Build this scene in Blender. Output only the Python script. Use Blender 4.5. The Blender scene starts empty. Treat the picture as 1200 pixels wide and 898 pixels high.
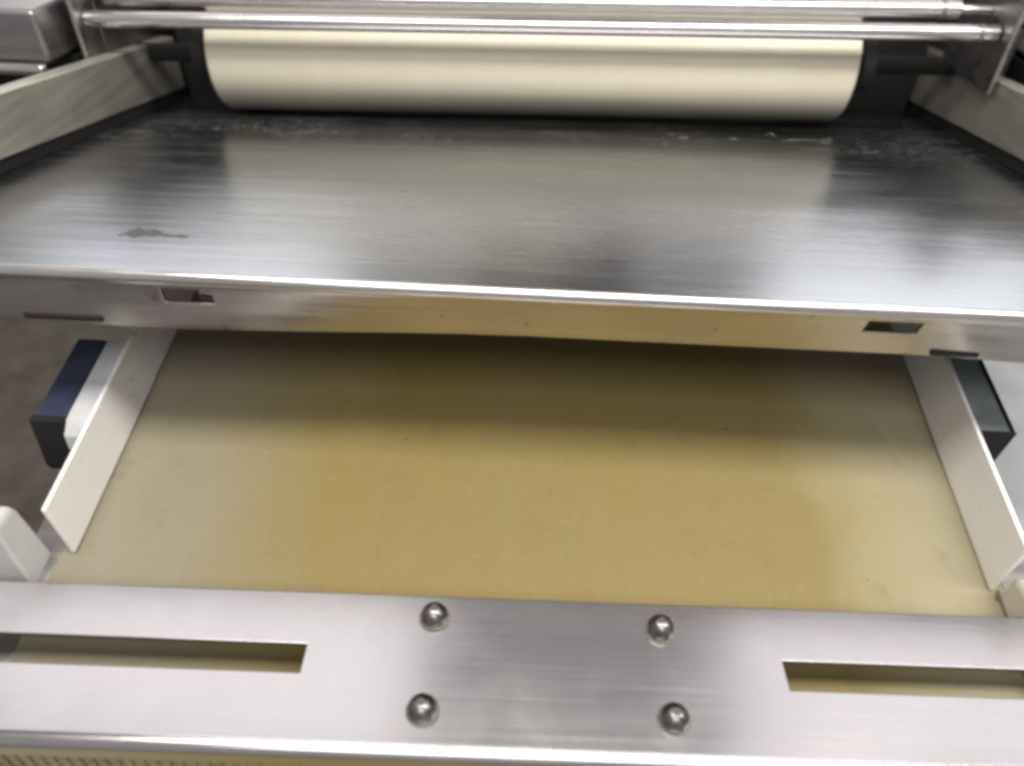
import bpy, bmesh, math, random
from mathutils import Vector, Matrix
random.seed(7)
S = bpy.context.scene
COL = S.collection
rad = math.radians

# ------------------------------------------------------------------ camera
cd = bpy.data.cameras.new('camera'); cam = bpy.data.objects.new('camera', cd); COL.objects.link(cam)
cd.sensor_fit = 'HORIZONTAL'; cd.sensor_width = 36.0; cd.lens = 36.0 * 867 / 1200
cd.clip_start = 0.01; cd.clip_end = 50
PITCH, YAW, ROLL = 40, 1.6, 1.8
cam.matrix_world = (Matrix.Translation((0, 0, 0.40)) @ Matrix.Rotation(rad(YAW), 4, 'Z')
                    @ Matrix.Rotation(rad(90 - PITCH), 4, 'X') @ Matrix.Rotation(rad(ROLL), 4, 'Z'))
cd.dof.use_dof = True; cd.dof.focus_distance = 0.45; cd.dof.aperture_fstop = 4.5
S.camera = cam

# ------------------------------------------------------------------ world and lamps
w = bpy.data.worlds.new('World'); S.world = w; w.use_nodes = True
bg = w.node_tree.nodes['Background']; bg.inputs[0].default_value = (1.0, 0.975, 0.965, 1); bg.inputs[1].default_value = 0.38

def lamp(name, loc, target, sx, sy, power, col):
    ld = bpy.data.lights.new(name, 'AREA'); ld.shape = 'RECTANGLE'; ld.size = sx; ld.size_y = sy
    ld.energy = power; ld.color = col
    o = bpy.data.objects.new(name, ld); COL.objects.link(o); o.location = loc
    d = Vector(target) - Vector(loc); o.rotation_euler = (math.atan2(d.y, -d.z), 0, 0)     # tubes stay parallel to the machine
    return o
lamp('ceiling_lamp', (0.62, 0.05, 1.28), (.6, .25, .1), 2.6, .28, 29, (1.0, .95, .885))
lamp('ceiling_lamp', (-1.02, 1.15, 1.75), (-.2, .3, .1), 1.50, .80, 4.5, (1.0, .985, .97))
lamp('ceiling_lamp', (1.36, 1.15, 1.75), (.3, .3, .1), 1.45, .80, 4.2, (1.0, .965, .975))
lamp('near_fill_light', (0.2, -2.0, 2.8), (0, .4, .2), 2.6, 1.0, 44, (1.0, .96, .91))  # added fill light, lifts the roller front and the shaded belt
lamp('far_ceiling_lamp', (-2.9, 6.0, 2.5), (0, .4, .2), 2.5, .9, 33, (.96, .98, 1.0))
lamp('far_ceiling_lamp', (3.2, 6.0, 2.5), (0, .4, .2), 2.5, .9, 33, (.96, .98, 1.0))

S.view_settings.view_transform = 'Standard'; S.view_settings.look = 'None'
S.view_settings.exposure = 0.15; S.view_settings.gamma = 1.0
S.render.engine = 'CYCLES'
S.cycles.filter_width = 3.6
S.cycles.caustics_reflective = False

# ------------------------------------------------------------------ materials
def newmat(name):
    m = bpy.data.materials.new(name); m.use_nodes = True
    nt = m.node_tree; return m, nt, nt.nodes['Principled BSDF']
def N(nt, t, **kw):
    n = nt.nodes.new(t)
    for k, v in kw.items(): setattr(n, k, v)
    return n
def coords(nt, scale=(1, 1, 1), rot=(0, 0, 0)):
    tc = N(nt, 'ShaderNodeTexCoord'); mp = N(nt, 'ShaderNodeMapping')
    mp.inputs['Scale'].default_value = scale; mp.inputs['Rotation'].default_value = rot
    nt.links.new(tc.outputs['Object'], mp.inputs['Vector']); return mp.outputs['Vector']
def noise(nt, vec, scale, detail=4, rough=.55):
    n = N(nt, 'ShaderNodeTexNoise'); n.inputs['Scale'].default_value = scale
    n.inputs['Detail'].default_value = detail; n.inputs['Roughness'].default_value = rough
    nt.links.new(vec, n.inputs['Vector']); return n.outputs['Fac']
def ramp(nt, fac, stops):
    r = N(nt, 'ShaderNodeValToRGB'); e = r.color_ramp.elements
    while len(e) < len(stops): e.new(.5)
    for i, (p, c) in enumerate(stops):
        e[i].position = p; e[i].color = (*c, 1) if len(c) == 3 else c
    nt.links.new(fac, r.inputs['Fac']); return r.outputs['Color']
def maprange(nt, fac, a, b, c, d):
    m = N(nt, 'ShaderNodeMapRange'); m.inputs[1].default_value = a; m.inputs[2].default_value = b
    m.inputs[3].default_value = c; m.inputs[4].default_value = d
    nt.links.new(fac, m.inputs[0]); return m.outputs[0]
def mix(nt, fac, a, b, mode='MIX'):
    m = N(nt, 'ShaderNodeMix', data_type='RGBA', blend_type=mode)
    if isinstance(fac, (int, float)): m.inputs[0].default_value = fac
    else: nt.links.new(fac, m.inputs[0])
    for i, v in ((6, a), (7, b)):
        if isinstance(v, tuple): m.inputs[i].default_value = (*v, 1)
        else: nt.links.new(v, m.inputs[i])
    return m.outputs[2]
def bump(nt, b, h, strength, dist=.001):
    n = N(nt, 'ShaderNodeBump'); n.inputs['Strength'].default_value = strength; n.inputs['Distance'].default_value = dist
    nt.links.new(h, n.inputs['Height']); nt.links.new(n.outputs['Normal'], b.inputs['Normal'])

def steel(name, c1, c2, rlo, rhi, brush=(4, 220, 220), aniso=0.0, metallic=1.0, smear=0.0, bstr=.15, spots=0.0):
    """brushed steel: grain runs along the axis with the small brush scale"""
    m, nt, b = newmat(name)
    g = noise(nt, coords(nt, brush), 1.0, 5, .6)
    big = noise(nt, coords(nt, (1, 1, 1)), 9.0, 4, .6)
    col = mix(nt, maprange(nt, g, .3, .7, 0, 1), c1, c2)
    dirt = maprange(nt, big, .42, .68, 0, 1)
    if smear: col = mix(nt, smear, col, ramp(nt, dirt, [(0, (.62, .62, .62)), (1, (1, 1, 1))]), 'MULTIPLY')
    if spots:
        sp = noise(nt, coords(nt, (1, 1, 1)), 120.0, 2, .5)
        col = mix(nt, maprange(nt, sp, .68, .74, 0, spots), col, (.12, .11, .10))
    nt.links.new(col, b.inputs['Base Color'])
    rr = N(nt, 'ShaderNodeMath', operation='ADD')
    nt.links.new(maprange(nt, g, .3, .7, rlo, rhi), rr.inputs[0]); nt.links.new(maprange(nt, big, .3, .7, -.05, .07), rr.inputs[1])
    nt.links.new(rr.outputs[0], b.inputs['Roughness'])
    b.inputs['Metallic'].default_value = metallic
    b.inputs['Anisotropic'].default_value = aniso
    if aniso:
        t = N(nt, 'ShaderNodeCombineXYZ'); t.inputs[1].default_value = 1.0
        nt.links.new(t.outputs[0], b.inputs['Tangent'])
    bump(nt, b, g, bstr, .0006)
    return m

def plastic(name, col, rough, var=.12, bs=.1, scale=60, spec=.4):
    m, nt, b = newmat(name)
    g = noise(nt, coords(nt), scale, 5, .6)
    lo = tuple(max(0, c * (1 - var)) for c in col); hi = tuple(min(1, c * (1 + var)) for c in col)
    nt.links.new(mix(nt, maprange(nt, g, .3, .7, 0, 1), lo, hi), b.inputs['Base Color'])
    nt.links.new(maprange(nt, g, .3, .7, rough - .06, rough + .06), b.inputs['Roughness'])
    b.inputs['Specular IOR Level'].default_value = spec
    bump(nt, b, g, bs, .0005)
    return m

M = {}
def tray_material():
    m, nt, b = newmat('tray_steel')
    g = noise(nt, coords(nt, (5, 170, 170)), 1.0, 5, .6)
    big = noise(nt, coords(nt, (1, 1.6, 1)), 6.0, 5, .6)
    fine = noise(nt, coords(nt, (14, 60, 1)), 1.0, 6, .65)
    col = mix(nt, maprange(nt, g, .3, .7, 0, 1), (.33, .338, .362), (.38, .388, .412))
    col = mix(nt, maprange(nt, big, .45, .70, 0, .30), col, (.30, .30, .31))
    # flour wiped across the sheet: thin film with streaks, thicker in a band in front of the roller
    tc = N(nt, 'ShaderNodeTexCoord'); sp = N(nt, 'ShaderNodeSeparateXYZ'); nt.links.new(tc.outputs['Object'], sp.inputs[0])
    band = ramp(nt, maprange(nt, sp.outputs[1], .56, .70, 0, 1), [(0, (0, 0, 0)), (.45, (1, 1, 1)), (.65, (1, 1, 1)), (1, (0, 0, 0))])
    bw = N(nt, 'ShaderNodeRGBToBW'); nt.links.new(band, bw.inputs[0])
    gr = noise(nt, coords(nt, (1, 1.8, 1)), 110, 6, .75); patch = noise(nt, coords(nt), 8, 3, .5)
    def mul(a, c):
        q = N(nt, 'ShaderNodeMath', operation='MULTIPLY')
        for i, v in enumerate((a, c)):
            if isinstance(v, (int, float)): q.inputs[i].default_value = v
            else: nt.links.new(v, q.inputs[i])
        return q.outputs[0]
    def add(a, c):
        q = N(nt, 'ShaderNodeMath', operation='ADD', use_clamp=True); nt.links.new(a, q.inputs[0]); nt.links.new(c, q.inputs[1]); return q.outputs[0]
    dust = mul(mul(bw.outputs[0], maprange(nt, gr, .48, .72, 0, .34)), maprange(nt, patch, .42, .58, 0, 1))
    film = mul(maprange(nt, fine, .45, .75, 0, .07), maprange(nt, big, .35, .6, .2, 1))
    mask = add(dust, film)
    # worn streaks that also paint in the dark reflection of the roller underside
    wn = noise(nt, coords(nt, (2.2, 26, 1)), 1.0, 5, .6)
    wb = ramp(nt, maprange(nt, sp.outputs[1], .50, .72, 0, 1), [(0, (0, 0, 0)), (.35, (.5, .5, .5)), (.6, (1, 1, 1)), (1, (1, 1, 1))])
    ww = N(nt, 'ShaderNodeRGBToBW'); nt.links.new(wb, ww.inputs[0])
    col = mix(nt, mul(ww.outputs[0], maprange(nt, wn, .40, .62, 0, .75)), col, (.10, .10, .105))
    col = mix(nt, mask, col, (.70, .69, .67))
    nt.links.new(col, b.inputs['Base Color'])
    nt.links.new(maprange(nt, mask, 0, 1, 1, .0), b.inputs['Metallic'])
    rr = N(nt, 'ShaderNodeMath', operation='ADD')
    nt.links.new(maprange(nt, g, .3, .7, .22, .29), rr.inputs[0]); nt.links.new(maprange(nt, mask, 0, .6, 0, .28), rr.inputs[1])
    nt.links.new(rr.outputs[0], b.inputs['Roughness'])
    bump(nt, b, g, .05, .0006)
    return m
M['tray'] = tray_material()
M['plate'] = steel('plate_steel', (.50, .482, .49), (.54, .522, .53), .19, .24, (6, 380, 380), .45, 1.0, .12, .04, .0)
def smudge(m, scale, lo, hi, amt, colr, rough):
    nt = m.node_tree; b = nt.nodes['Principled BSDF']
    n = noise(nt, coords(nt, (1, 1.4, 1)), scale, 6, .68); f = maprange(nt, n, lo, hi, 0, amt)
    src = b.inputs['Base Color'].links[0].from_socket; nt.links.new(mix(nt, f, src, colr), b.inputs['Base Color'])
    r0 = b.inputs['Roughness'].links[0].from_socket
    ad = N(nt, 'ShaderNodeMath', operation='MULTIPLY_ADD'); nt.links.new(f, ad.inputs[0]); ad.inputs[1].default_value = rough; nt.links.new(r0, ad.inputs[2])
    nt.links.new(ad.outputs[0], b.inputs['Roughness'])
smudge(M['plate'], 24, .48, .78, .22, (.42, .41, .40), .10)
smudge(M['plate'], 130, .64, .78, .25, (.32, .30, .27), .15)
M['lip'] = steel('lip_steel', (.58, .535, .50), (.66, .615, .58), .17, .25, (5, 250, 250), .0, 1.0, .45, .06, .5)
M['guide'] = steel('guide_steel', (.56, .535, .475), (.66, .635, .565), .36, .48, (160, 8, 160), .0, .75, .4, .10, .2)
M['rail'] = steel('rail_steel', (.86, .84, .825), (.92, .90, .885), .40, .52, (300, 6, 300), .0, .08, .10, .15, .25)
M['rod'] = steel('rod_steel', (.60, .58, .57), (.70, .68, .67), .16, .26, (4, 200, 200), .0, 1.0, .15, .05)
M['bolt'] = steel('bolt_steel', (.16, .155, .15), (.36, .35, .34), .18, .36, (240, 240, 240), .0, 1.0, .6, .3)
M['housing'] = steel('housing_steel', (.32, .30, .30), (.42, .40, .40), .32, .45, (6, 160, 160), .0, 1.0, .5, .1, .15)
def roller_material():
    m, nt, b = newmat('cream_roller')
    bands = noise(nt, coords(nt, (26, .6, .6)), 1.0, 5, .7); fine = noise(nt, coords(nt, (240, 3, 3)), 1.0, 3, .6); st = noise(nt, coords(nt, (5, 14, 14)), 1.0, 5, .65)
    col = mix(nt, maprange(nt, bands, .35, .65, 0, 1), (.86, .80, .635), (.90, .845, .69))
    col = mix(nt, maprange(nt, fine, .5, .8, 0, .15), col, (.72, .66, .50))
    col = mix(nt, maprange(nt, st, .55, .75, 0, .35), col, (.70, .62, .44))
    nt.links.new(col, b.inputs['Base Color'])
    nt.links.new(maprange(nt, fine, .3, .7, .42, .56), b.inputs['Roughness'])
    bump(nt, b, fine, .12, .0005)
    return m
M['cream'] = roller_material()
M['black'] = plastic('black_parts_and_gaps', (.009, .008, .008), .75, .3, .1)  # black parts, also the blocks that paint in shaded gaps
M['navy'] = plastic('navy_plastic', (.030, .036, .066), .42, .25, .1)
M['greyblock'] = plastic('grey_block', (.50, .51, .53), .5, .1, .1, 90)
M['slate'] = plastic('slate_block', (.17, .195, .205), .5, .25, .15, 50)
M['white'] = plastic('white_nylon', (.55, .555, .55), .5, .08, .05, 50)
M['creamblock'] = plastic('cream_nylon', (.62, .58, .50), .5, .08, .05, 50)
M['panel'] = plastic('pale_panel', (.43, .45, .47), .5, .10, .05, 25)
M['floor'] = plastic('dark_floor', (.095, .078, .062), .75, .45, .3, 14)
M['brown'] = plastic('brown_strip', (.30, .25, .16), .6, .25, .1, 80)
M['socket_shade'] = plastic('socket_shade_steel', (.09, .088, .085), .5, .3, .1)
M['grime'] = plastic('bolt_grime', (.16, .145, .125), .7, .5, .3, 400)
M['smear'] = plastic('smear_residue', (.075, .075, .08), .8, .4, .3, 300)
M['flour'] = plastic('flour', (.80, .79, .76), .9, .05, .2, 200)
M['crumb'] = plastic('crumb', (.16, .13, .07), .9, .2, .2, 200)

def belt_material():
    m, nt, b = newmat('belt_fabric')
    tc = N(nt, 'ShaderNodeTexCoord'); sx = N(nt, 'ShaderNodeSeparateXYZ'); nt.links.new(tc.outputs['Object'], sx.inputs[0])
    n1 = noise(nt, coords(nt), 7, 5, .6); n2 = noise(nt, coords(nt, (1, .25, 1)), 22, 5, .6); n3 = noise(nt, coords(nt), 900, 2, .5)
    # worn yellow lane down the middle of the belt, paler at both margins
    ad = N(nt, 'ShaderNodeMath', operation='MULTIPLY_ADD'); ad.inputs[1].default_value = .09
    nt.links.new(n1, ad.inputs[0]); nt.links.new(sx.outputs[0], ad.inputs[2])
    col = ramp(nt, maprange(nt, ad.outputs[0], -.30, .30, 0, 1),
               [(.10, (.255, .236, .182)), (.24, (.250, .225, .155)), (.38, (.228, .174, .061)), (.865, (.232, .180, .068)), (.915, (.285, .246, .135)), (.97, (.320, .285, .185))])
    col = mix(nt, maprange(nt, n2, .45, .75, 0, .30), col, (.21, .17, .085))
    col = mix(nt, maprange(nt, n1, .55, .75, 0, .3), col, (.30, .255, .14))
    n4 = noise(nt, coords(nt, (1, .05, 1)), 75, 4, .6)          # scuffs drawn out along the run of the belt
    col = mix(nt, maprange(nt, n4, .55, .75, 0, .035), col, (.46, .40, .28))
    n5 = noise(nt, coords(nt), 45, 6, .65)                       # stains and dried dough
    col = mix(nt, maprange(nt, n5, .57, .74, 0, .42), col, (.17, .13, .06))
    n6 = noise(nt, coords(nt), 260, 3, .6)
    col = mix(nt, maprange(nt, n6, .56, .75, 0, .09), col, (.48, .43, .32))
    nt.links.new(col, b.inputs['Base Color'])
    nt.links.new(maprange(nt, n2, .3, .7, .45, .65), b.inputs['Roughness'])
    b.inputs['Specular IOR Level'].default_value = .3
    bump(nt, b, n3, .4, .0004)
    return m
M['belt'] = belt_material()

# ------------------------------------------------------------------ helpers
def empty(name, label=None, cat=None, loc=(0, 0, 0), group=None, rot=(0, 0, 0)):
    o = bpy.data.objects.new(name, None); COL.objects.link(o); o.location = loc; o.rotation_euler = rot
    o.empty_display_size = .02
    if label: o['label'] = label; o['category'] = cat
    if group: o['group'] = group
    return o
def tag(o, label, cat, group=None, kind=None):
    o['label'] = label; o['category'] = cat
    if group: o['group'] = group
    if kind: o['kind'] = kind
    return o
def finish(name, bm, mat, parent=None, bevel=0, seg=2, smooth=True, loc=(0, 0, 0), rot=(0, 0, 0)):
    me = bpy.data.meshes.new(name); bmesh.ops.recalc_face_normals(bm, faces=bm.faces); bm.to_mesh(me); bm.free()
    me.materials.append(mat); o = bpy.data.objects.new(name, me); COL.objects.link(o)
    o.location = loc; o.rotation_euler = rot
    if parent: o.parent = parent
    if bevel:
        md = o.modifiers.new('bevel', 'BEVEL'); md.width = bevel; md.segments = seg; md.limit_method = 'ANGLE'; md.angle_limit = rad(35)
    if smooth:
        for p in me.polygons: p.use_smooth = True
        me.set_sharp_from_angle(angle=rad(40)) if not bevel else None
        if bevel:
            wn = o.modifiers.new('wn', 'WEIGHTED_NORMAL'); wn.keep_sharp = True
    return o
def box_bm(x0, x1, y0, y1, z0, z1, bm=None):
    bm = bm or bmesh.new()
    v = [bm.verts.new((x, y, z)) for z in (z0, z1) for y in (y0, y1) for x in (x0, x1)]
    for f in ((0, 1, 3, 2), (4, 6, 7, 5), (0, 4, 5, 1), (2, 3, 7, 6), (0, 2, 6, 4), (1, 5, 7, 3)): bm.faces.new([v[i] for i in f])
    return bm
def cyl_bm(x0, x1, cy, cz, r, n=64, bm=None, cap=True, rings=None):
    """lathe along X; rings = [(x, r)]"""
    bm = bm or bmesh.new(); rings = rings or [(x0, r), (x1, r)]
    L = [[bm.verts.new((x, cy + q * math.cos(2 * math.pi * i / n), cz + q * math.sin(2 * math.pi * i / n))) for i in range(n)] for x, q in rings]
    for a, b in zip(L, L[1:]):
        for i in range(n): bm.faces.new((a[i], a[(i + 1) % n], b[(i + 1) % n], b[i]))
    if cap: bm.faces.new(L[0]); bm.faces.new(L[-1])
    return bm
def lathe_z(rings, n=32, bm=None):
    bm = bm or bmesh.new()
    L = [[bm.verts.new((q * math.cos(2 * math.pi * i / n), q * math.sin(2 * math.pi * i / n), z)) for i in range(n)] for q, z in rings]
    for a, b in zip(L, L[1:]):
        for i in range(n): bm.faces.new((a[i], a[(i + 1) % n], b[(i + 1) % n], b[i]))
    bm.faces.new(L[0]); bm.faces.new(L[-1]); return bm
def prism_x(profile, x0, x1, bm=None):
    """closed (y,z) profile extruded along X"""
    bm = bm or bmesh.new()
    a = [bm.verts.new((x0, y, z)) for y, z in profile]; b = [bm.verts.new((x1, y, z)) for y, z in profile]
    n = len(profile)
    for i in range(n): bm.faces.new((a[i], a[(i + 1) % n], b[(i + 1) % n], b[i]))
    bm.faces.new(a); bm.faces.new(b); return bm
def prism_y(profile, y0, y1, bm=None):
    bm = bm or bmesh.new()
    a = [bm.verts.new((x, y0, z)) for x, z in profile]; b = [bm.verts.new((x, y1, z)) for x, z in profile]
    n = len(profile)
    for i in range(n): bm.faces.new((a[i], a[(i + 1) % n], b[(i + 1) % n], b[i]))
    bm.faces.new(a); bm.faces.new(b); return bm
def holed_sheet(us, vs, holes, put, thick):
    """sheet of cells us x vs with cells in holes left open; put(u, v, t) -> point, t = 0 front, 1 back"""
    bm = bmesh.new(); cache = {}
    def V(i, j, t):
        k = (i, j, t)
        if k not in cache: cache[k] = bm.verts.new(put(us[i], vs[j], t * thick))
        return cache[k]
    nu, nv = len(us) - 1, len(vs) - 1
    solid = lambda i, j: 0 <= i < nu and 0 <= j < nv and (i, j) not in holes
    for i in range(nu):
        for j in range(nv):
            if not solid(i, j): continue
            bm.faces.new((V(i, j, 0), V(i + 1, j, 0), V(i + 1, j + 1, 0), V(i, j + 1, 0)))
            bm.faces.new((V(i, j, 1), V(i, j + 1, 1), V(i + 1, j + 1, 1), V(i + 1, j, 1)))
            if not solid(i, j - 1): bm.faces.new((V(i, j, 0), V(i, j, 1), V(i + 1, j, 1), V(i + 1, j, 0)))
            if not solid(i, j + 1): bm.faces.new((V(i, j + 1, 0), V(i + 1, j + 1, 0), V(i + 1, j + 1, 1), V(i, j + 1, 1)))
            if not solid(i - 1, j): bm.faces.new((V(i, j, 0), V(i, j + 1, 0), V(i, j + 1, 1), V(i, j, 1)))
            if not solid(i + 1, j): bm.faces.new((V(i + 1, j, 0), V(i + 1, j, 1), V(i + 1, j + 1, 1), V(i + 1, j + 1, 0)))
    return bm

# ------------------------------------------------------------------ setting
f = finish('floor', box_bm(-3, 3, -1.5, 4, -.62, -.60), M['floor']); f['kind'] = 'structure'

# ------------------------------------------------------------------ conveyor under the tray
BS = math.tan(rad(11))
def bz(y): return .045 + (y - .2535) * BS
conv = empty('conveyor', 'yellowed conveyor belt running between two upright steel guides below the tray', 'conveyor', (0, .3, .05))
def under(o, parent):                      # parent keeping world place
    o.parent = parent; o.matrix_parent_inverse = Matrix.Translation(parent.location).inverted(); return o
prof = [(y, bz(y)) for y in (.085, .14, .2, .26, .32, .38, .46, .54, .60)]
# belt wraps a nose at the near end and comes back underneath
nose = []
c_y, c_z, r = .085, bz(.085) - .022, .022
for k in range(1, 9):
    a = rad(101 + k * 20); nose.append((c_y + r * math.cos(a), c_z + r * math.sin(a)))
prof_full = list(reversed(nose)) + prof + [(.60, bz(.60) - .044)]
o = finish('belt', prism_x(prof_full, -.2640, .276), M['belt']); under(o, conv)
def rail(x0, x1, y0, y1, h0, h1, mat, name, lean=0.0):
    bm = prism_x([(y0, bz(y0) + h0), (y1, bz(y1) + h0), (y1, bz(y1) + h1), (y0, bz(y0) + h1)], x0, x1)
    for v in bm.verts: v.co.x += lean * (v.co.z - bz(v.co.y) - h0)
    return under(finish(name, bm, mat, bevel=.0007), conv)
rail(-.2572, -.2545, .2508, .379, .0015, .0385, M['rail'], 'side_guide', -.10)
rail(.2665, .2692, .258, .392, .0015, .0385, M['rail'], 'side_guide', .10)
rail(-.2572, -.2550, .3795, .60, .0015, .036, M['rail'], 'rear_guide', -.10)
rail(.2670, .2692, .3925, .60, .0015, .036, M['rail'], 'rear_guide', .10)
rail(-.285, -.2655, .10, .60, -.05, -.002, M['housing'], 'frame_beam')
rail(.2775, .297, .10, .60, -.05, -.002, M['housing'], 'frame_beam')
rail(.2690, .2705, .10, .2570, .0015, .006, M['brown'], 'edge_strip')

# ------------------------------------------------------------------ end blocks behind the front plate
def tapered(name, label, sx, cx, mat, yb, top, bot, w_top, w_bot, ytop):
    bm = bmesh.new(); ring = []
    for z, w, yy0, yy1 in ((bot, w_bot, yb - .010, yb + .020), (top - .006, w_top, yb, yb + ytop), (top - .0015, w_top - .004, yb + .002, yb + ytop - .002), (top, w_top - .009, yb + .005, yb + ytop - .005)):
        ring.append([bm.verts.new((cx + sx * q, y, z)) for q, y in ((-w / 2, yy0), (w / 2, yy0), (w / 2, yy1), (-w / 2, yy1))])
    for a, b in zip(ring, ring[1:]):
        for i in range(4): bm.faces.new((a[i], a[(i + 1) % 4], b[(i + 1) % 4], b[i]))
    bm.faces.new(ring[0]); bm.faces.new(ring[-1])
    return tag(finish(name, bm, mat, bevel=.002, seg=3), label, 'block')
tapered('end_block', 'white tapered plastic block left of the belt behind the slotted plate', 1, -.2845, M['white'], .235, .0865, -.02, .017, .044, .018)
tapered('end_block', 'cream plastic block at the near end of the right belt guide', 1, .2925, M['creamblock'], .232, .070, -.02, .046, .050, .022)

# ------------------------------------------------------------------ blocks on the outside of the guides
def sloped(o, y, z):
    o.location = (0, y, z); o.rotation_euler = (rad(11), 0, 0); return o
lb = empty('clamp_block', 'light grey and navy clamp block on the outside of left belt guide', 'block')
sloped(lb, .31, bz(.31) + .036)
bm = bmesh.new()
prism_x([(.066, 0), (.066, -.03), (.006, -.03), (-.004, -.026), (-.009, -.016), (-.006, -.006), (.002, -.0005), (.008, 0)], -.2755, -.2612, bm)
finish('grey_cover', bm, M['greyblock'], lb, bevel=.0008)
finish('navy_body', prism_x([(.066, .001), (.066, -.034), (.004, -.034), (-.001, -.004), (.002, .001)], -.2945, -.2758), M['navy'], lb, bevel=.0012)
finish('black_rim', prism_x([(-.0015, .0025), (.003, .0025), (.003, -.012), (-.004, -.036), (-.011, -.036), (-.012, -.030), (-.006, -.012)], -.2950, -.2750), M['black'], lb, bevel=.0008)
rb = empty('drive_block', 'dark slate grey block on the outside of right belt guide', 'block')
sloped(rb, .335, bz(.335) + .037)
finish('body', prism_x([(.075, 0), (.075, -.045), (.004, -.045), (0, -.002), (.002, 0)], .2730, .2925), M['slate'], rb, bevel=.0012)
finish('end_cap', prism_x([(-.0003, .0012), (.0015, .0012), (.0015, -.047), (-.0035, -.047)], .2728, .2945), M['black'], rb, bevel=.0006)
finish('side_plate', box_bm(.2928, .2942, .002, .075, -.045, .001), M['black'], rb, bevel=.0004)

pp = finish('floor_panel', box_bm(.300, .80, -.05, .75, -.035, -.030), M['panel'], bevel=.001)
tag(pp, 'pale grey flat panel right of the conveyor below the dark slate block', 'panel')

# ------------------------------------------------------------------ slotted front plate
PZ = .061
fp = empty('slotted_plate', 'brushed steel cross plate with two long slots and four domed bolts', 'plate', (0, .19, PZ), rot=(0, 0, rad(1.3)))
us = [-.42, -.36, -.1035, .1335, .36, .42]; vs = [-.0415, -.0085, .0065, .0365]
finish('sheet', holed_sheet(us, vs, {(1, 1), (3, 1)}, lambda u, v, t: (u, v, -t), .003), M['plate'], fp, bevel=.0007)
prf = [(-.0418, 0.0)]
for k in range(0, 7):
    a = rad(90 + 15 * k); prf.append((-.0418 + .005 * math.cos(a), -.005 + .005 * math.sin(a)))
prf += [(-.0468, -.012), (-.0445, -.012), (-.0440, -.006), (-.0418, -.003)]
finish('front_fold', prism_x(prf[1:], -.42, .42), M['plate'], fp)
for x, y in ((-.0415, .0237), (.0745, .0212), (-.0420, -.0252), (.0750, -.0252)):
    R, Hh = .0069, random.uniform(.0070, .0080)
    rings = [(R, .0004), (R, .0016)] + [(R * math.cos(rad(a)), .0016 + Hh * math.sin(rad(a))) for a in range(6, 90, 6)] + [(.0002, .0016 + Hh)]
    b = finish('bolt', lathe_z(rings, 28), M['bolt'], fp, loc=(x, y, 0), rot=(rad(random.uniform(-3, 3)), rad(random.uniform(-3, 3)), random.random()))
    finish('socket_shade', lathe_z([(.0021, .0016 + Hh * .80), (.0021, .0016 + Hh * 1.005), (.0010, .0016 + Hh * 1.006)], 6), M['socket_shade'], b, smooth=False)  # flat dark hexagon, shade of a recess put into the colour
    finish('seat_ring', lathe_z([(.0080, .0002), (.0080, .0005), (.0069, .0009)], 28), M['grime'], b)
# ribbed dark strip hanging under the fold
bm = box_bm(-.42, .42, -.0435, -.0405, -.040, -.0125)
for i in range(140):
    x = -.419 + i * .006; box_bm(x, x + .0030, -.0444, -.0434, -.038, -.0126, bm)
o = finish('ribbed_strip', bm, M['brown'], fp, smooth=False); o['kind'] = 'stuff'

# ------------------------------------------------------------------ feed tray
TS = math.tan(rad(8.3))
TY, TZ = .315, .1975                       # front edge of the tray
def wave(x, y): return .0015 * math.sin(x * 9 + 1) * math.sin((y - .3) * 6) * min(1, (y - TY) / .1)
def tz(x, y): return TZ - (y - TY) * TS + .022 * x * (y - TY) / .51
TW = .4125
tray = empty('feed_tray', 'wide steel tray with flour smears sloping down to the cream roller', 'tray', (0, TY, TZ))
bm = bmesh.new(); NX, NY = 30, 20; g = {}
for i in range(NX + 1):
    for j in range(NY + 1):
        x = -TW + 2 * TW * i / NX; y = TY + .0018 + (.8775 - TY) * j / NY
        for t in (0, 1): g[i, j, t] = bm.verts.new((x, y, tz(x, y) + wave(x, y) - .002 * t))
for i in range(NX):
    for j in range(NY):
        bm.faces.new([g[a, b, 0] for a, b in ((i, j), (i + 1, j), (i + 1, j + 1), (i, j + 1))])
        bm.faces.new([g[a, b, 1] for a, b in ((i, j), (i, j + 1), (i + 1, j + 1), (i + 1, j))])
for i in range(NX):
    bm.faces.new((g[i, NY, 0], g[i + 1, NY, 0], g[i + 1, NY, 1], g[i, NY, 1])); bm.faces.new((g[i, 0, 0], g[i, 0, 1], g[i + 1, 0, 1], g[i + 1, 0, 0]))
for j in range(NY):
    bm.faces.new((g[0, j, 0], g[0, j + 1, 0], g[0, j + 1, 1], g[0, j, 1])); bm.faces.new((g[NX, j, 0], g[NX, j, 1], g[NX, j + 1, 1], g[NX, j + 1, 0]))
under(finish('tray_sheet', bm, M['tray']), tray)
# rolled front edge
prf = []
for k in range(0, 9):
    a = rad(98 + 21 * k); prf.append((TY + .0010 + .0042 * math.cos(a), TZ - .0036 + .0042 * math.sin(a)))
under(finish('rolled_edge', prism_x(prf, -TW, TW), M['rod']), tray)
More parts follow.
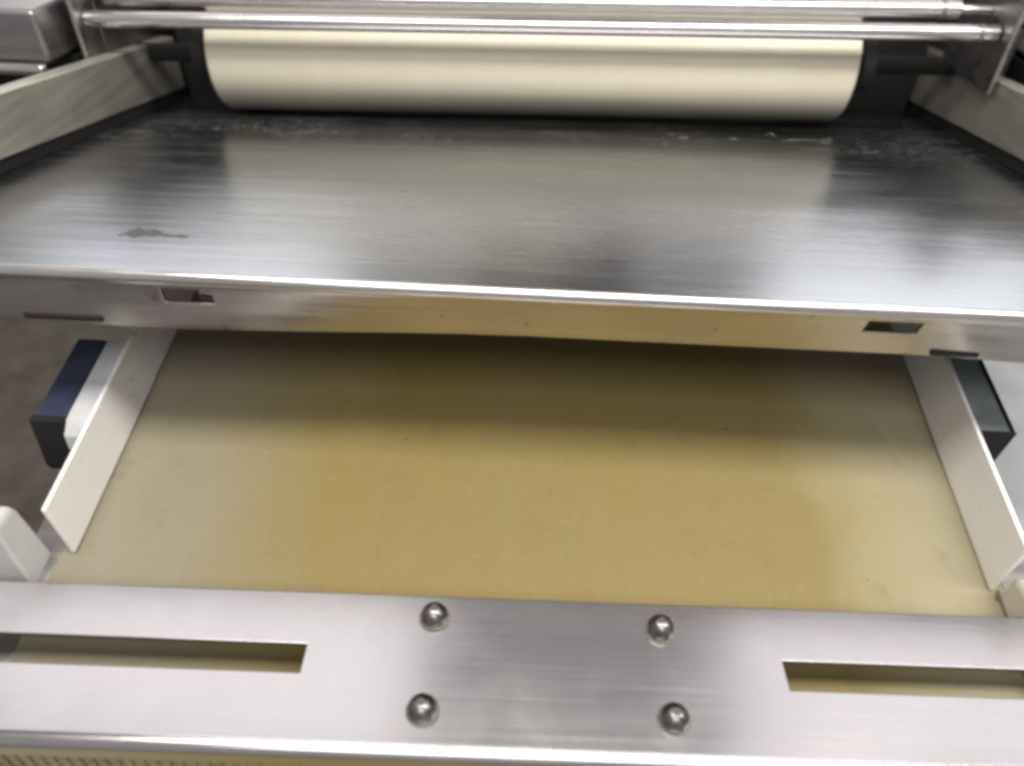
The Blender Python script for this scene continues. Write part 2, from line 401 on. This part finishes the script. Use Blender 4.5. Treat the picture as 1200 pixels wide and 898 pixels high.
# front lip with two slots, leaning back a little
us = [-TW, -.34, -.29, -.25, -.22, -.1910, -.1650, -.13, -.10, -.07, -.04, 0, .05, .10, .1703, .1977, .23, .27, .32, TW]; vs = [.1618, .1798, .1888, .1915]
def lean(u):                               # the folded lip is slightly twisted: upright at the ends, tucked under in the middle
    q = min(1, max(0, (u + .20) / .20)) * min(1, max(0, (.36 - u) / .16)); q = q * q * (3 - 2 * q)
    return math.tan(rad(5 + 15 * q))
hol = {(us.index(-.1910), 1), (us.index(.1703), 1)}
lip = under(finish('front_lip', holed_sheet(us, vs, hol, lambda u, v, t: (u, TY - .0022 + t + (.1915 - v) * lean(u), v), .0022), M['lip'], bevel=.0005), tray)
under(finish('slot_tab', box_bm(-.1755, -.1655, .3195, .3270, .1785, .1900), M['rod'], bevel=.0015), tray)
for x0, x1, z0 in ((-.272, -.228, .1645), (.212, .238, .1635)):
    under(finish('dark_pad', box_bm(x0, x1, TY - .0022 + (.1915 - z0 - .004) * lean((x0 + x1) / 2) - .0010, TY + (.1915 - z0) * lean((x0 + x1) / 2) - .0005, z0, z0 + .0040), M['black'], bevel=.0018), tray)  # small dark bars low on the lip

# ------------------------------------------------------------------ guide bars on the tray
def guide(x0, x1, label, y1):
    t = empty('guide_bar', label, 'guide', (x0, .54, tz(x0, .54)), 'steel guide bars along the tray sides')
    ys = [.3225 + (y1 - .3225) * k / 8 for k in range(9)]
    lo = [(y, tz(x0, y) + .0092) for y in ys]; hi = [(y, tz(x0, y) + .0455 + .013 * (y - .3225) / .45) for y in reversed(ys)]
    under(finish('bar', prism_x(lo + hi, x0, x1), M['guide'], bevel=.0015), t)
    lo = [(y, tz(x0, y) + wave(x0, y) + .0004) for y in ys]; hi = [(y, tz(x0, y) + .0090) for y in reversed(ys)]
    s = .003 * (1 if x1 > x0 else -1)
    under(finish('black_gap_strip', prism_x(lo + hi, x0 + s, x1 - s), M['black']), t)  # black strip paints in the dark gap under the bar
    return t
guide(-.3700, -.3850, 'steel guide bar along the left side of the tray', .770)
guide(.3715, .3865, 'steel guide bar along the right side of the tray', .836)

# ------------------------------------------------------------------ roller and rods
TILT = rad(-1.2)
rol = empty('dough_roller', 'cream plastic roller lying across the far end of the tray', 'roller', (-.014, .718, .1900), rot=(0, TILT, 0))
Rr = .0488
hl = .2855
finish('barrel', cyl_bm(0, 0, 0, 0, 0, 96, None, True, [(-hl, Rr - .0045), (-hl + .0012, Rr - .0018), (-hl + .0045, Rr), (hl - .0045, Rr), (hl - .0012, Rr - .0018), (hl, Rr - .0045)]), M['cream'], rol)
for s in (-1, 1):
    finish('shaft', cyl_bm(s * hl * 1.002, s * (hl + (.082 if s < 0 else .098)), 0, 0, .008, 32), M['black'], rol)
    finish('collar', cyl_bm(s * (hl + .012), s * (hl + .0225), 0, 0, .024, 32), M['black'], rol)
ur = empty('upper_roller', 'cream roller just above and behind the two steel rods', 'roller', (-.21, .8625, .289), rot=(0, TILT, 0))
finish('barrel', cyl_bm(-.255, .24, 0, 0, .029, 64), M['cream'], ur)
finish('shaft', cyl_bm(-.30, .285, 0, 0, .015, 32), M['rod'], ur)

def rod(label, loc, x0, x1, r):
    t = empty('guard_rod', label, 'rod', loc, 'steel rods in front of the roller', (0, TILT, 0))
    finish('rod', cyl_bm(0, 0, 0, 0, 0, 48, None, True, [(x0, r - .0012), (x0 + .0012, r), (x1 - .0012, r), (x1, r - .0012)]), M['rod'], t)
    finish('end_ring', cyl_bm(x1 - .0158, x1 - .0128, 0, 0, r + .0009, 48), M['housing'], t)
    finish('pin', cyl_bm(x1, .3635, 0, 0, r * .55, 24), M['rod'], t) if x1 < .36 else None
    return t
rod('lower and thinner of the two steel rods crossing above the cream roller', (0, .655, .2343), -.386, .3635, .0066)
rod('upper and thicker of the two steel rods crossing above the cream roller', (0, .680, .2456), -.378, .3390, .0076)

# ------------------------------------------------------------------ machine side housings
def housing(s, label):
    t = empty('side_housing', label, 'housing', (s * .42, .72, .16))
    X = lambda a: s * a
    def b(name, x0, x1, y0, y1, z0, z1, m, bev=.0015): under(finish(name, box_bm(min(X(x0), X(x1)), max(X(x0), X(x1)), y0, y1, z0, z1), M[m], bevel=bev), t)
    b('side_wall', .387, .396, .675, 1.05, .025, .31, 'housing')
    b('roller_gap_shade', .2950, .3690, .772, .90, .10, .262, 'black')  # black block painted in for the shaded gap beside the roller
    return t, b
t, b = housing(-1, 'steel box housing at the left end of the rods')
b('cover_box', .399, .69, .6075, .90, .202, .2433, 'housing', .004)
b('bright_trim', .4005, .69, .597, .6068, .196, .205, 'rod', .003)
b('gap_shade_block', .3975, .69, .645, .90, .10, .1998, 'black')  # black block stands in for shade below the cover box, both sides
b('rod_bracket', .3862, .3905, .640, .674, .196, .28, 'housing')
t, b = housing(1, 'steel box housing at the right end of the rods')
b('cover_box', .399, .69, .6075, .90, .2215, .265, 'panel', .004)
b('top_trim', .3750, .3863, .615, .90, .2485, .2538, 'rod', .0015)
b('gap_shade_block', .3975, .69, .645, .90, .10, .2192, 'black')
b('rod_bracket', .3640, .3685, .635, .73, .200, .285, 'housing')
bk = finish('back_cover', prism_y([(-.385, -.1), (.385, -.1), (.385, .285), (.14, .285), (.13, .64), (-.08, .64), (-.09, .285), (-.385, .285)], .96, .99), M['black'], bevel=.0015)  # middle hump is added out of view to darken the tray reflection
tag(bk, 'dark cover behind the rollers at the far end of the machine, with an added hump to darken the tray reflection', 'cover')

# ------------------------------------------------------------------ flour and crumbs
def flakes(name, mat, pts):
    bm = bmesh.new()
    for (x, y, z, r) in pts:
        n = 6; top = bm.verts.new((x, y, z + r * .35)); ph = random.random() * 6
        ring = [bm.verts.new((x + r * random.uniform(.6, 1.3) * math.cos(ph + i * 6.283 / n), y + r * random.uniform(.6, 1.3) * math.sin(ph + i * 6.283 / n), z + .0001)) for i in range(n)]
        for i in range(n): bm.faces.new((ring[i], ring[(i + 1) % n], top))
    return finish(name, bm, mat, smooth=False)
pts = []
def tray_pts(cx, cy, sx, sy, n, r0, r1):
    for _ in range(n):
        x, y = random.gauss(cx, sx), random.gauss(cy, sy)
        if y > .70 or y < .34: continue
        pts.append((x, y, tz(x, y) + wave(x, y), random.uniform(r0, r1)))
for cx, cy, n in ((-.255, .63, 8), (.235, .645, 9), (.02, .64, 5)):          # small drifts, each a tight clump with stragglers
    for _ in range(n):
        qx, qy = random.gauss(cx, .05), random.gauss(cy, .012); k = random.randint(3, 14)
        tray_pts(qx, qy, random.uniform(.002, .008), random.uniform(.001, .003), k, .00015, .0005)
tray_pts(.0, .50, .22, .09, 60, .00015, .0003)
fl = flakes('flour_residue', M['flour'], pts); tag(fl, 'white flour specks scattered on the tray near the roller', 'flour', kind='stuff')
pts = [(x, y, bz(y) + .0001, r) for x, y, r in ((-.0775, .3407, .0014), (.1318, .3614, .0016), (.1335, .3605, .0009), (.09, .27, .0006), (-.12, .30, .0005), (.2, .262, .0006), (-.19, .36, .0005))]
# dark smear near the front of the tray
pts2 = []
for k in range(330):
    if k < 230: x, y = random.gauss(-.224, .0042), random.gauss(.368, .0028)
    else: x = random.uniform(-.219, -.197); y = .366 - (x + .218) * .06 + random.gauss(0, .0007)
    pts2.append((x, y, tz(x, y) + wave(x, y), random.uniform(.0006, .0017)))
tag(flakes('smear', M['smear'], pts2), 'small grey smear of dried dough near the left front of tray', 'smear')
cr = flakes('crumb_specks', M['crumb'], pts); tag(cr, 'small dark crumbs scattered on the yellow belt', 'crumbs', kind='stuff')
